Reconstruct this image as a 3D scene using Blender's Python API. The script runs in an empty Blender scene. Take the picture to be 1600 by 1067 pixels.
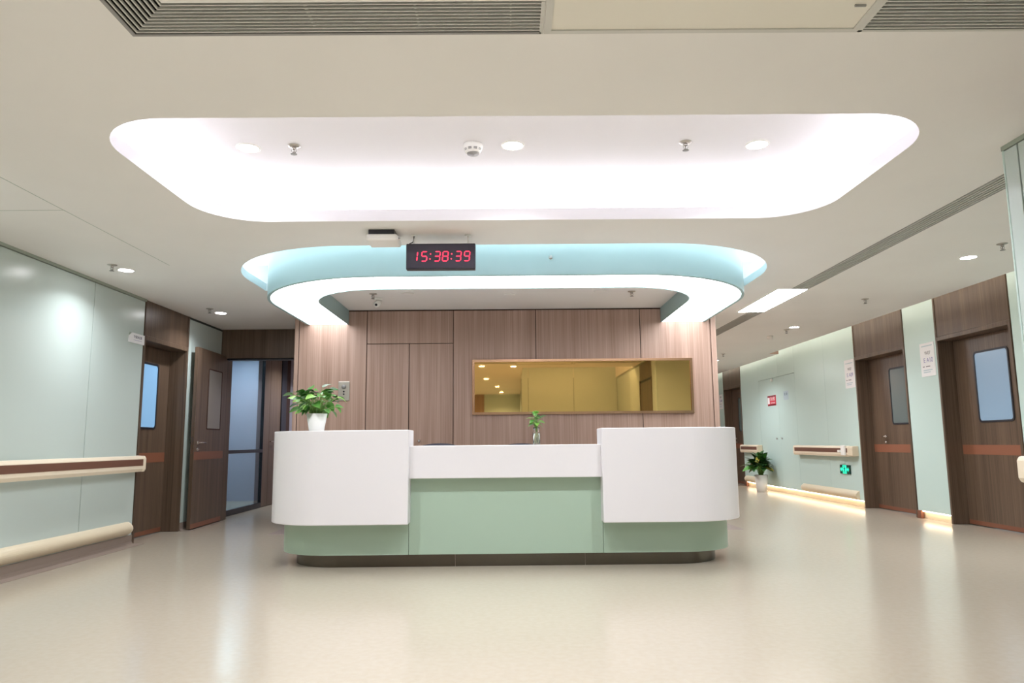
import bpy, bmesh, math, random
from mathutils import Vector, Matrix
random.seed(7)
PI = math.pi
sc = bpy.context.scene
COL = sc.collection

# ------------------------------------------------------------------ camera
F_PX, PITCH, YAW, ROLL = 1132.77, 0.138005, 0.0063886, -0.0096271
fw = Vector((math.sin(YAW)*math.cos(PITCH), math.cos(YAW)*math.cos(PITCH), math.sin(PITCH)))
rt0 = Vector((math.cos(YAW), -math.sin(YAW), 0)); up0 = rt0.cross(fw)
rt = math.cos(ROLL)*rt0 + math.sin(ROLL)*up0
up = -math.sin(ROLL)*rt0 + math.cos(ROLL)*up0
cd = bpy.data.cameras.new('camera'); cam = bpy.data.objects.new('camera', cd); COL.objects.link(cam)
cd.sensor_width = 36; cd.lens = F_PX*36/1600; cd.clip_start = 0.05; cd.clip_end = 100
M = Matrix((rt, up, -fw)).transposed().to_4x4(); M.translation = (0, 0, 1.0)
cam.matrix_world = M
sc.camera = cam

# ------------------------------------------------------------------ world, exposure, light levels
sc.view_settings.view_transform = 'Standard'
sc.view_settings.look = 'None'
sc.view_settings.gamma = 1
sc.view_settings.use_curve_mapping = False
sc.view_settings.exposure = 1.1
w = bpy.data.worlds.new('world'); sc.world = w; w.use_nodes = True
w.node_tree.nodes['Background'].inputs[0].default_value = (0.9, 0.95, 1, 1)
w.node_tree.nodes['Background'].inputs[1].default_value = 0.15
sc.cycles.use_denoising = True
sc.cycles.max_bounces = 14
sc.cycles.diffuse_bounces = 6
sc.cycles.sample_clamp_indirect = 8
E_CANOPY = 2.85      # luminous canopy panel
E_TRAY = 6.4       # tray cove strip
E_GAP = 5.6        # canopy gap strip
E_LAMP = 15.5        # long ceiling lamp
E_COVE = 6.0        # warm cove strip, right corridor
E_KICK = 5.5       # warm strip under the right wall panels
E_DISC = 30.0       # downlight discs
P_DOWN = 10.8        # downlight beams, watts
P_OFF = 14.0

# ------------------------------------------------------------------ materials
def lin(c):
    return c/12.92 if c <= 0.04045 else ((c+0.055)/1.055)**2.4
def rgb(r, g, b): return (lin(r/255), lin(g/255), lin(b/255), 1)
MATS = {}
def mat(name, col=(0.8, 0.8, 0.8, 1), rough=0.5, metal=0.0, spec=0.5, emit=None, es=0.0, trans=0.0, ior=1.45, alpha=1.0, coat=0.0):
    m = bpy.data.materials.new(name); m.use_nodes = True
    b = m.node_tree.nodes['Principled BSDF']; i = b.inputs
    i['Base Color'].default_value = col; i['Roughness'].default_value = rough
    i['Metallic'].default_value = metal; i['Specular IOR Level'].default_value = spec
    i['Transmission Weight'].default_value = trans; i['IOR'].default_value = ior
    i['Alpha'].default_value = alpha; i['Coat Weight'].default_value = coat
    if emit: i['Emission Color'].default_value = emit; i['Emission Strength'].default_value = es
    MATS[name] = m; return m
def nodes(m): return m.node_tree.nodes, m.node_tree.links, m.node_tree.nodes['Principled BSDF']
def mottled(m, scale, c1, c2, stretch=(1, 1, 1), detail=4, bump=0.0, bscale=None, lo=0.35, hi=0.65):
    n, l, b = nodes(m)
    tc = n.new('ShaderNodeTexCoord'); mp = n.new('ShaderNodeMapping'); mp.inputs['Scale'].default_value = stretch
    nz = n.new('ShaderNodeTexNoise'); nz.inputs['Scale'].default_value = scale; nz.inputs['Detail'].default_value = detail
    cr = n.new('ShaderNodeValToRGB'); cr.color_ramp.elements[0].color = c1; cr.color_ramp.elements[1].color = c2
    cr.color_ramp.elements[0].position = lo; cr.color_ramp.elements[1].position = hi
    l.new(tc.outputs['Object'], mp.inputs[0]); l.new(mp.outputs[0], nz.inputs['Vector'])
    l.new(nz.outputs['Fac'], cr.inputs[0]); l.new(cr.outputs[0], b.inputs['Base Color'])
    if bump:
        bp = n.new('ShaderNodeBump'); bp.inputs['Strength'].default_value = bump; bp.inputs['Distance'].default_value = 0.01
        l.new(nz.outputs['Fac'], bp.inputs['Height']); l.new(bp.outputs[0], b.inputs['Normal'])
    return m
def wood(name, dark, light, rough=0.4):
    m = mat(name, light, rough)
    n, l, b = nodes(m)
    tc = n.new('ShaderNodeTexCoord')
    outs = []
    for st, scl, det in (((70, 70, 0.9), 1.0, 3), ((14, 14, 0.25), 1.0, 2)):
        mp = n.new('ShaderNodeMapping'); mp.inputs['Scale'].default_value = st
        nz = n.new('ShaderNodeTexNoise'); nz.inputs['Scale'].default_value = scl; nz.inputs['Detail'].default_value = det
        l.new(tc.outputs['Object'], mp.inputs[0]); l.new(mp.outputs[0], nz.inputs['Vector']); outs.append(nz)
    mx = n.new('ShaderNodeMix'); mx.data_type = 'FLOAT'; mx.inputs[0].default_value = 0.45
    l.new(outs[0].outputs['Fac'], mx.inputs[2]); l.new(outs[1].outputs['Fac'], mx.inputs[3])
    cr = n.new('ShaderNodeValToRGB'); cr.color_ramp.elements[0].color = dark; cr.color_ramp.elements[1].color = light
    cr.color_ramp.elements[0].position = 0.33; cr.color_ramp.elements[1].position = 0.67
    l.new(mx.outputs[0], cr.inputs[0]); l.new(cr.outputs[0], b.inputs['Base Color'])
    return m
def emis(name, col, s):
    return mat(name, (0.9, 0.9, 0.9, 1), 0.5, emit=col, es=s)

mat('ceiling_paint', rgb(232, 228, 218), 0.75, spec=0.25)
mottled(MATS['ceiling_paint'], 1.3, rgb(234, 232, 229), rgb(237, 235, 232))
mat('tray_paint', rgb(238, 236, 240), 0.7, spec=0.25)
mat('floor_vinyl', rgb(206, 192, 166), 0.2, spec=0.4)
n, l, b = nodes(mottled(MATS['floor_vinyl'], 28, rgb(174, 163, 147), rgb(177, 167, 152), detail=6))
nz = n.new('ShaderNodeTexNoise'); nz.inputs['Scale'].default_value = 1.6; nz.inputs['Detail'].default_value = 2
mr = n.new('ShaderNodeMapRange'); mr.inputs['To Min'].default_value = 0.13; mr.inputs['To Max'].default_value = 0.26
l.new(nz.outputs['Fac'], mr.inputs['Value']); l.new(mr.outputs[0], b.inputs['Roughness'])
mat('floor_inlay', rgb(168, 152, 148), 0.22)
mottled(MATS['floor_inlay'], 28, rgb(160, 146, 140), rgb(174, 158, 152), detail=8)
mat('base_vinyl', rgb(146, 131, 121), 0.4)
mat('panel_green', rgb(196, 209, 205), 0.25, spec=0.5)
mat('panel_green_right', rgb(196, 217, 212), 0.3, spec=0.5)
mat('panel_gap', rgb(70, 78, 76), 0.7)
mat('trim_green', rgb(160, 170, 158), 0.4)
wood('wood_mid', rgb(152, 121, 107), rgb(190, 161, 147), 0.38)
wood('wood_dark', rgb(77, 62, 50), rgb(113, 93, 77), 0.36)
mat('wood_gap', rgb(70, 48, 40), 0.7)
mat('wood_band', rgb(140, 90, 68), 0.4)
mat('kick_brown', rgb(126, 80, 60), 0.4)
mat('white_stone', rgb(229, 226, 229), 0.32, spec=0.5)
mat('counter_green', rgb(168, 190, 172), 0.38)
mat('steel_dark', rgb(100, 94, 86), 0.22, metal=1.0)
mat('canopy_blue', rgb(178, 208, 215), 0.5)
mat('rim_blue', rgb(230, 237, 240), 0.5)
mat('canopy_edge', rgb(158, 186, 188), 0.45)
mat('gap_white', rgb(240, 244, 245), 0.6)
mat('chrome', rgb(205, 200, 196), 0.2, metal=1.0)
mat('satin_steel', rgb(190, 184, 176), 0.35, metal=1.0)
mat('aluminium', rgb(205, 204, 198), 0.45, spec=0.5)
mat('vent_dark', rgb(52, 54, 50), 0.8)
mat('white_plastic', rgb(240, 238, 234), 0.4)
mat('grey_plastic', rgb(150, 148, 146), 0.5)
mat('black_plastic', rgb(42, 40, 50), 0.35)
mat('black_trim', rgb(34, 36, 44), 0.4)
mat('chair_mesh', rgb(66, 66, 78), 0.7)
mat('clock_face', rgb(52, 48, 62), 0.3)
mat('led_red', (0.25, 0.01, 0.02, 1), 0.5, emit=(1.0, 0.035, 0.09, 1), es=0.95)
emis('canopy_light', (0.93, 0.975, 1.0, 1), E_CANOPY)
emis('tray_strip', (0.95, 0.96, 1.0, 1), E_TRAY)
emis('gap_strip', (0.95, 0.99, 1.0, 1), E_GAP)
emis('lamp_white', (0.93, 0.97, 1.0, 1), E_LAMP)
emis('cove_warm', (1.0, 0.92, 0.83, 1), E_COVE)
emis('cove_rear', (1.0, 0.92, 0.84, 1), 20.0)
emis('kick_warm', (1.0, 0.74, 0.52, 1), E_KICK)
emis('disc_white', (1.0, 0.98, 1.0, 1), E_DISC)
mat('diffuser_off', rgb(232, 228, 216), 0.45)
mat('rail_cream', rgb(232, 218, 196), 0.4)
mat('rail_brown', rgb(112, 76, 62), 0.45)
mat('bumper_cream', rgb(216, 202, 176), 0.4)
mat('mirror_gold', (0.82, 0.52, 0.19, 1), 0.02, metal=1.0)
mat('frame_bronze', rgb(190, 150, 120), 0.25, metal=1.0)
mat('pane_blue_glow', rgb(120, 160, 196), 0.18, emit=rgb(125, 168, 205), es=0.28)  # glow in the pane stands for daylight from the room behind
mat('pane_blue_glow_dim', rgb(130, 155, 176), 0.18, emit=rgb(130, 160, 190), es=0.14)  # weaker pane glow, again for daylight behind
mat('pane_grey', rgb(98, 112, 112), 0.12)
mat('pane_clear_grey', rgb(150, 146, 140), 0.12)
mat('glass_blue', (0.66, 0.85, 0.91, 1), 0.06, trans=1.0, ior=1.3)
mat('glass_clear', (0.95, 0.98, 0.97, 1), 0.01, trans=1.0, ior=1.45)
mat('water', (0.95, 0.98, 0.9, 1), 0.0, trans=1.0, ior=1.33)
mat('room_white', rgb(222, 232, 240), 0.6)
mat('room_blue', rgb(140, 172, 190), 0.5)
mat('lilac_wall', rgb(176, 170, 184), 0.6)
mat('pot_white', rgb(244, 243, 241), 0.35)
mat('soil', rgb(52, 40, 30), 0.9)
mat('root_pale', rgb(206, 200, 160), 0.6)
mat('stem_green', rgb(120, 160, 80), 0.5)
for nm, a, bcol in (('leaf_mid', rgb(60, 120, 44), rgb(104, 160, 70)), ('leaf_light', rgb(120, 176, 70), rgb(160, 204, 110)),
                    ('leaf_dark', rgb(28, 74, 26), rgb(62, 112, 50)), ('leaf_deep', rgb(20, 54, 24), rgb(48, 92, 42)), ('leaf_yellow', rgb(150, 140, 50), rgb(190, 176, 80))):
    mottled(mat(nm, a, 0.4, spec=0.5), 14, a, bcol)
mat('paper_white', rgb(238, 238, 240), 0.5)
mat('ink_dark', rgb(74, 64, 104), 0.6)
mat('ink_grey', rgb(140, 136, 142), 0.6)
mat('ink_blue', rgb(142, 138, 186), 0.6)
mat('sign_red', rgb(206, 44, 66), 0.5)
mat('sign_maroon', rgb(120, 40, 50), 0.5)
mat('sticker_blue', rgb(186, 204, 212), 0.4)
mat('sticker_mark', rgb(140, 160, 172), 0.5)
mat('exit_dark', rgb(16, 60, 52), 0.3)
mat('exit_green', rgb(20, 120, 90), 0.5, emit=rgb(40, 240, 180), es=0.75)

# ------------------------------------------------------------------ mesh helpers
class MB:
    def __init__(s): s.v = []; s.f = []; s.sm = []
    def add(s, vs, fs, smooth=False):
        o = len(s.v); s.v += [tuple(v) for v in vs]
        for f in fs: s.f.append(tuple(i+o for i in f)); s.sm.append(smooth)
        return s
    def frombm(s, bm, smooth=False):
        bm.verts.ensure_lookup_table()
        for i, v in enumerate(bm.verts): v.index = i
        s.add([v.co for v in bm.verts], [[v.index for v in f.verts] for f in bm.faces], smooth); bm.free(); return s
    def box(s, x0, x1, y0, y1, z0, z1, bev=0.0, seg=2):
        if bev <= 0:
            return s.add([(x0,y0,z0),(x1,y0,z0),(x1,y1,z0),(x0,y1,z0),(x0,y0,z1),(x1,y0,z1),(x1,y1,z1),(x0,y1,z1)],
                         [(0,3,2,1),(4,5,6,7),(0,1,5,4),(1,2,6,5),(2,3,7,6),(3,0,4,7)])
        bm = bmesh.new(); bmesh.ops.create_cube(bm, size=1)
        for v in bm.verts: v.co = ((x0+x1)/2+v.co.x*(x1-x0), (y0+y1)/2+v.co.y*(y1-y0), (z0+z1)/2+v.co.z*(z1-z0))
        bmesh.ops.bevel(bm, geom=bm.edges[:], offset=bev, segments=seg, affect='EDGES', profile=0.5)
        return s.frombm(bm)
    def prism(s, pts, a0, a1, axis='z', bev=0.0, seg=2, smooth_side=False):
        """outline pts (2-D) extruded along an axis: z -> (x,y), y -> (x,z), x -> (y,z)"""
        def P(p, a): return {'z': (p[0], p[1], a), 'y': (p[0], a, p[1]), 'x': (a, p[0], p[1])}[axis]
        bm = bmesh.new()
        f = bm.faces.new([bm.verts.new(P(p, a0)) for p in pts])
        r = bmesh.ops.extrude_face_region(bm, geom=[f])
        d = Vector(P((0, 0), a1))-Vector(P((0, 0), a0))
        bmesh.ops.translate(bm, verts=[e for e in r['geom'] if isinstance(e, bmesh.types.BMVert)], vec=d)
        bmesh.ops.recalc_face_normals(bm, faces=bm.faces[:])
        if bev > 0:
            ed = [e for e in bm.edges if len(e.link_faces) == 2 and e.calc_face_angle(0) > 0.6]
            bmesh.ops.bevel(bm, geom=ed, offset=bev, segments=seg, affect='EDGES', profile=0.5)
        return s.frombm(bm)
    def lathe(s, prof, c=(0, 0, 0), n=20, axis='z', cap=True, smooth=True):
        vs = []; fs = []
        for r, h in prof:
            for k in range(n):
                a = 2*PI*k/n; x, y = r*math.cos(a), r*math.sin(a)
                p = {'z': (x, y, h), 'y': (x, h, y), 'x': (h, x, y)}[axis]
                vs.append((c[0]+p[0], c[1]+p[1], c[2]+p[2]))
        for i in range(len(prof)-1):
            for k in range(n):
                fs.append((i*n+k, i*n+(k+1) % n, (i+1)*n+(k+1) % n, (i+1)*n+k))
        s.add(vs, fs, smooth)
        if cap:
            o = len(s.v)-len(vs)
            s.f.append(tuple(o+k for k in reversed(range(n)))); s.sm.append(False)
            s.f.append(tuple(o+(len(prof)-1)*n+k for k in range(n))); s.sm.append(False)
        return s
    def tube(s, pts, r, n=8, rad2=None):
        pts = [Vector(p) for p in pts]; vs = []; fs = []
        for i, p in enumerate(pts):
            t = (pts[min(i+1, len(pts)-1)]-pts[max(i-1, 0)]).normalized()
            a = t.cross(Vector((0, 0, 1)));
            if a.length < 1e-3: a = t.cross(Vector((1, 0, 0)))
            a.normalize(); bb = t.cross(a)
            rr = r if rad2 is None else r+(rad2-r)*i/(len(pts)-1)
            for k in range(n):
                q = 2*PI*k/n; vs.append(p+a*rr*math.cos(q)+bb*rr*math.sin(q))
        for i in range(len(pts)-1):
            for k in range(n): fs.append((i*n+k, i*n+(k+1) % n, (i+1)*n+(k+1) % n, (i+1)*n+k))
        fs.append(tuple(reversed(range(n)))); fs.append(tuple((len(pts)-1)*n+k for k in range(n)))
        return s.add(vs, fs, True)
    def quad(s, a, b, c, d): return s.add([a, b, c, d], [(0, 1, 2, 3)])

def wloc(o):
    v = Vector((0, 0, 0))
    while o is not None: v += Vector(o.location); o = o.parent
    return v
def obj(name, mb, m, parent=None, local=False, smooth_angle=None, kind=None):
    """ONE mesh object; coordinates are world metres unless local (then in the parent's own frame)"""
    off = Vector((0, 0, 0)) if (parent is None or local) else wloc(parent)
    me = bpy.data.meshes.new(name)
    me.from_pydata([tuple(Vector(v)-off) for v in mb.v], [], mb.f)
    for p, q in zip(me.polygons, mb.sm): p.use_smooth = q
    bm = bmesh.new(); bm.from_mesh(me); bmesh.ops.recalc_face_normals(bm, faces=bm.faces[:]); bm.to_mesh(me); bm.free()
    me.materials.append(MATS[m] if isinstance(m, str) else m)
    o = bpy.data.objects.new(name, me); COL.objects.link(o)
    if parent is not None: o.parent = parent
    if kind: o['kind'] = kind
    return o
def tag(o, label, cat, group=None, kind=None):
    o['label'] = label; o['category'] = cat
    if group: o['group'] = group
    if kind: o['kind'] = kind
    return o
def thing(name, label, cat, loc=(0, 0, 0), rz=0.0, group=None, kind=None):
    o = bpy.data.objects.new(name, None); COL.objects.link(o)
    o.location = loc; o.rotation_euler = (0, 0, rz)
    o.empty_display_size = 0.1
    return tag(o, label, cat, group, kind)
def kids(o): return [c for c in bpy.data.objects if c.parent is o]
def dup(root, loc, label, rz=None, group=None):
    def cp(o, par):
        c = o.copy(); COL.objects.link(c)
        if par is not None: c.parent = par
        for ch in kids(o):
            cp(ch, c)
        return c
    r = cp(root, None); r.location = loc; r['label'] = label
    if rz is not None: r.rotation_euler = (0, 0, rz)
    if group: r['group'] = group
    return r
def arc(cx, cy, r, a0, a1, n=10):
    return [(cx+r*math.cos(math.radians(a0+(a1-a0)*i/n)), cy+r*math.sin(math.radians(a0+(a1-a0)*i/n))) for i in range(n+1)]
def rrect(x0, x1, y0, y1, r, n=8):
    return (arc(x1-r, y1-r, r, 0, 90, n)+arc(x0+r, y1-r, r, 90, 180, n)+arc(x0+r, y0+r, r, 180, 270, n)+arc(x1-r, y0+r, r, 270, 360, n))
def sheet(outline, holes, z, m, name, parent=None):
    bm = bmesh.new(); es = []
    for lp in [outline]+holes:
        vs = [bm.verts.new((p[0], p[1], z)) for p in lp]
        for i in range(len(vs)): es.append(bm.edges.new((vs[i], vs[(i+1) % len(vs)])))
    bmesh.ops.triangle_fill(bm, use_beauty=True, use_dissolve=False, edges=es)
    return obj(name, MB().frombm(bm), m, parent)
def wallband(mb, pts, z0, z1, closed=True):
    n = len(pts); vs = [(p[0], p[1], z0) for p in pts]+[(p[0], p[1], z1) for p in pts]
    return mb.add(vs, [(i, (i+1) % n, n+(i+1) % n, n+i) for i in range(n if closed else n-1)], True)
def ringflat(mb, a, b_, z, closed=True):
    n = len(a); vs = [(p[0], p[1], z) for p in a]+[(p[0], p[1], z) for p in b_]
    return mb.add(vs, [(i, (i+1) % n, n+(i+1) % n, n+i) for i in range(n if closed else n-1)])
def text(name, body, size, loc, rot, m, parent, kern=1.0, sx=1.0):
    cu = bpy.data.curves.new(name, 'FONT'); cu.body = body; cu.size = size; cu.align_x = 'CENTER'; cu.align_y = 'CENTER'
    cu.extrude = 0.0006; cu.space_character = kern
    o = bpy.data.objects.new(name, cu); COL.objects.link(o)
    cu.materials.append(MATS[m]); o.parent = parent
    bpy.context.view_layer.update()
    me = bpy.data.meshes.new_from_object(o.evaluated_get(bpy.context.evaluated_depsgraph_get()))
    bpy.data.objects.remove(o)
    o = bpy.data.objects.new(name, me); COL.objects.link(o); o.parent = parent
    o.location = Vector(loc)-wloc(parent); o.rotation_euler = rot; o.scale = (sx, 1, 1)
    return o

# ------------------------------------------------------------------ main dimensions (metres)
C = 2.56                                   # ceiling height
XL, XR = -3.886, 5.20                      # corridor walls
YW = 8.43                                  # wood wall face
WX0, WX1 = -2.496, 2.452                   # wood wall width
NX, NY = 2.69, 3.74                        # corner of the near right wall

# ------------------------------------------------------------------ floor
fl = obj('floor', MB().box(-6.5, 7.0, -8, 22, -0.1, 0.0), 'floor_vinyl')
tag(fl, 'glossy beige vinyl floor running through the whole hall', 'floor', kind='structure')
obj('inlay', MB().box(-2.71, 2.65, 8.35, 18, 0.0002, 0.0015), 'floor_inlay', fl)

# ------------------------------------------------------------------ ceiling with its recesses
TX0, TX1, TY0, TY1, TR = -2.075, 2.18, 3.317, 4.972, 0.42
tray_o = rrect(TX0, TX1, TY0, TY1, TR, 12)
tray_w = rrect(TX0-0.17, TX1+0.17, TY0-0.17, TY1+0.17, TR+0.17, 12)
OX0, OX1, OY0, OY1, OR = -2.47, 2.43, 5.612, 7.30, 1.2     # opening above the canopy
RX0, RX1, RY0, RR = -2.35, 2.335, 5.945, 1.25              # canopy outer line
IX0, IX1, IY0, IR = -1.865, 1.81, 6.48, 0.70               # canopy inner line
open_front = [(OX0, OY1)]+arc(OX0+OR, OY0+OR, OR, 180, 270, 28)+arc(OX1-OR, OY0+OR, OR, 270, 360, 28)+[(OX1, OY1)]
def canopy_line(x0, x1, y0, r, yend, ins=0.0):
    return [(x0+ins, yend)]+arc(x0+r, y0+r, r-ins, 180, 270, 30)+arc(x1-r, y0+r, r-ins, 270, 360, 30)+[(x1-ins, yend)]
inner_edge = canopy_line(RX0, RX1, RY0, RR, OY1, 0.06)
hole_gap = open_front+list(reversed(inner_edge))
ventL = [(-1.42, 0.0), (-1.222, 0.0), (-1.222, 2.398), (0.14, 2.398), (0.14, 2.60), (-1.42, 2.60)]
lampH = [(0.15, 2.398), (1.358, 2.398), (1.358, 2.60), (0.15, 2.60)]
ventR = [(1.37, 2.398), (2.66, 2.398), (2.66, 2.60), (1.37, 2.60)]
ventC = [(2.98, 3.78), (3.15, 3.78), (3.15, 11.1), (2.98, 11.1)]
raise_b = [(0.32, -0.992), (2.66, -0.992), (2.66, 1.55), (0.32, 1.55)]
outline = [(-4.05, -8), (4.8, -8), (4.8, 13.2), (4.98, 13.2), (4.98, 22), (-4.05, 22)]
ce = sheet(outline, [tray_o, hole_gap, ventL, lampH, ventR, ventC, raise_b], C, 'ceiling_paint', 'ceiling')
tag(ce, 'flat off white ceiling with a lit tray and a canopy opening', 'ceiling', kind='structure')
# tray
mb = MB(); wallband(mb, tray_o, C, C+0.085); ringflat(mb, tray_o, tray_w, C+0.085); wallband(mb, tray_w, C+0.085, 2.85)
ringflat(mb, tray_w, [((TX0+TX1)/2, (TY0+TY1)/2)]*len(tray_w), 2.85)
o = obj('tray_recess', mb, 'tray_paint', ce)
s_in = rrect(TX0-0.10, TX1+0.10, TY0-0.10, TY1+0.10, TR+0.10, 12); s_out = rrect(TX0-0.13, TX1+0.13, TY0-0.13, TY1+0.13, TR+0.13, 12)
mb = MB(); ringflat(mb, s_in, s_out, C+0.10); wallband(mb, s_in, C+0.087, C+0.10); wallband(mb, s_out, C+0.087, C+0.10)
o = obj('light_strip', mb, 'tray_strip', ce); o['label'] = 'white strip light hidden behind the tray lip'
# recess over the canopy
ow = [(OX0-0.16, OY1+0.16)]+arc(OX0+OR, OY0+OR, OR+0.16, 180, 270, 28)+arc(OX1-OR, OY0+OR, OR+0.16, 270, 360, 28)+[(OX1+0.16, OY1+0.16)]
mb = MB(); wallband(mb, open_front, C, C+0.075, False)
for s in ((OX0, RX0+0.06), (RX1-0.06, OX1)): mb.quad((s[0], OY1, C), (s[1], OY1, C), (s[1], OY1, C+0.075), (s[0], OY1, C+0.075))
obj('opening_rim', mb, 'rim_blue', ce)
mb = MB(); ringflat(mb, open_front, ow, C+0.075, False); wallband(mb, ow, C+0.075, 2.86)
mb.box(OX0-0.16, OX1+0.16, OY0-0.16, OY1+0.16, 2.86, 2.88)
mb.quad((OX0-0.16, OY1, C+0.075), (RX0+0.06, OY1, C+0.075), (RX0+0.06, OY1+0.16, C+0.075), (OX0-0.16, OY1+0.16, C+0.075))
mb.quad((RX1-0.06, OY1, C+0.075), (OX1+0.16, OY1, C+0.075), (OX1+0.16, OY1+0.16, C+0.075), (RX1-0.06, OY1+0.16, C+0.075))
obj('canopy_recess', mb, 'gap_white', ce)
def offs(d): return [(OX0-d, OY1+d)]+arc(OX0+OR, OY0+OR, OR+d, 180, 270, 28)+arc(OX1-OR, OY0+OR, OR+d, 270, 360, 28)+[(OX1+d, OY1+d)]
mb = MB(); ringflat(mb, offs(0.08), offs(0.11), C+0.09, False); wallband(mb, offs(0.08), C+0.077, C+0.09, False)
o = obj('light_strip', mb, 'gap_strip', ce); o['label'] = 'white strip light hidden above the canopy opening'
# cover boards over the slots, raised part behind the camera, board above the right cove
def lid(name, x0, x1, y0, y1, h, m):
    mb = MB(); pts = [(x0, y0), (x1, y0), (x1, y1), (x0, y1)]
    wallband(mb, pts, C, C+h); mb.quad(*[(p[0], p[1], C+h) for p in pts]); return obj(name, mb, m, ce)
lid('raised_ceiling', 0.32, 2.66, -0.992, 1.55, 0.34, 'ceiling_paint')
lid('slot_lining', 2.98, 3.15, 3.78, 11.1, 0.14, 'vent_dark')
lid('slot_lining', 1.37, 2.66, 2.398, 2.60, 0.14, 'vent_dark')
lid('slot_lining', 0.15, 1.358, 2.398, 2.60, 0.14, 'vent_dark')
mb = MB(); wallband(mb, ventL, C, C+0.14); mb.add([(p[0], p[1], C+0.14) for p in ventL], [(0, 1, 2, 5), (2, 3, 4, 5)])
obj('slot_lining', mb, 'vent_dark', ce)
mb = MB(); mb.box(4.55, 5.6, 3.7, 22, 2.98, 3.02); mb.box(4.50, 4.55, 3.7, 22, C+0.004, 3.02)
mb.box(4.785, 4.7995, 3.75, 13.2, C+0.001, C+0.05); mb.box(4.965, 4.9795, 13.22, 22, C+0.001, C+0.05)
obj('cove_board', mb, 'ceiling_paint', ce)
o = obj('cove_step', MB().box(4.801, 4.979, 13.2, 13.22, C, C+0.14), 'wood_mid', ce)
mb = MB(); mb.box(4.66, 4.70, 3.9, 13.0, C+0.01, C+0.03); mb.box(4.84, 4.88, 13.3, 21.5, C+0.01, C+0.03)
o = obj('light_strip', mb, 'cove_warm', ce); o['label'] = 'warm strip light hidden above the right corridor cove'
mb = MB().box(0.45, 2.5, 1.50, 1.545, C+0.02, C+0.04)
o = obj('light_strip', mb, 'cove_rear', ce); o['label'] = 'warm strip light in the raised ceiling behind the camera'
mb = MB(); mb.box(-2.952, -2.947, 4.0, 6.2, C-0.0008, C); mb.box(-3.88, -2.95, 4.676, 4.681, C-0.0008, C)
obj('panel_seam', mb, 'trim_green', ce)

# ------------------------------------------------------------------ walls
def panel_run_x(wall, x, side, spans, z0, z1, m, gap=0.005, th=0.012, name='panel'):
    """panels on a wall at x = const; side +1 faces +X"""
    for y0, y1, *zz in spans:
        a, b2 = (zz if zz else (z0, z1))
        xs = sorted((x-side*th, x))
        obj(name, MB().box(xs[0], xs[1], y0+gap/2, y1-gap/2, a, b2, 0.0015, 1), m, wall)
def doorhole_wall(name, x0, x1, spans, m, label):
    mb = MB()
    for y0, y1, z0, z1 in spans: mb.box(x0, x1, y0, y1, z0, z1)
    return tag(obj(name, mb, m), label, 'wall', kind='structure')
wl = doorhole_wall('wall_left', -4.15, XL-0.012, [(-8, 7.69, 0, 3), (8.77, 9.85, 0, 3), (7.69, 8.77, 2.2, 3)], 'panel_gap', 'left wall of pale green glazed panels with thin dark joints')
panel_run_x(wl, XL, 1, [(-7.57, -6.27), (-6.27, -4.97), (-4.97, -3.67), (-3.67, -2.37), (-2.37, -1.07), (-1.07, 0.23), (0.23, 1.53), (1.53, 2.83), (2.83, 4.13), (4.13, 5.43), (5.43, 6.733), (6.733, 7.685), (8.775, 9.80)], 0.095, 2.53, 'panel_green', gap=0.009)
t = tag(obj('trim_1', MB().box(XL-0.012, XL+0.012, -8, 7.69, 2.535, C), 'trim_green'), 'narrow grey green cornice along the top of the left wall', 'trim', kind='structure')
mb = MB()
for y0, y1 in ((-8, 7.685), (8.775, 9.8)): mb.prism([(XL, 0.095), (XL+0.004, 0.095), (XL+0.004, 0.03), (XL+0.012, 0.012), (XL+0.03, 0.004), (XL+0.13, 0.002), (XL+0.13, 0.0005), (XL, 0.0005)], y0, y1, 'y')
tag(obj('baseboard_left', mb, 'base_vinyl'), 'mauve grey coved vinyl skirting along the left wall', 'skirting', kind='structure')
wr = doorhole_wall('wall_right', XR+0.05, XR+0.5, [(3.74, 7.37, 0, 3), (8.69, 9.40, 0, 3), (10.78, 16.16, 0, 3), (17.45, 22, 0, 3)], 'panel_gap', 'right corridor wall of pale green panels floating above a lit base')
panel_run_x(wr, XR, -1, [(4.9, 6.1), (6.1, 7.36), (8.70, 9.39), (10.79, 11.85), (11.85, 13.09), (13.09, 13.90, 2.205, 2.96), (13.90, 15.0, 2.205, 2.96), (15.0, 16.15), (17.46, 18.6), (18.6, 19.8), (19.8, 21)], 0.10, 2.96, 'panel_green_right', th=0.05, gap=0.004)
mb = MB()
for y0, y1 in ((3.75, 7.36), (8.70, 9.39), (10.79, 16.15), (17.46, 21)): mb.box(XR+0.045, XR+0.052, y0, y1, 0.001, 0.099)
tag(obj('baseboard_right', mb, 'bumper_cream'), 'cream recessed skirting under the right wall panels', 'skirting', kind='structure')
mb = MB()
for y0, y1 in ((8.72, 9.37), (10.81, 13.0), (13.0, 16.13), (17.5, 20), (5, 7.3)): mb.box(XR+0.012, XR+0.03, y0, y1, 0.088, 0.096)
o = obj('light_strip', mb, 'kick_warm', wr); o['label'] = 'warm strip light under the right wall panels'
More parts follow.
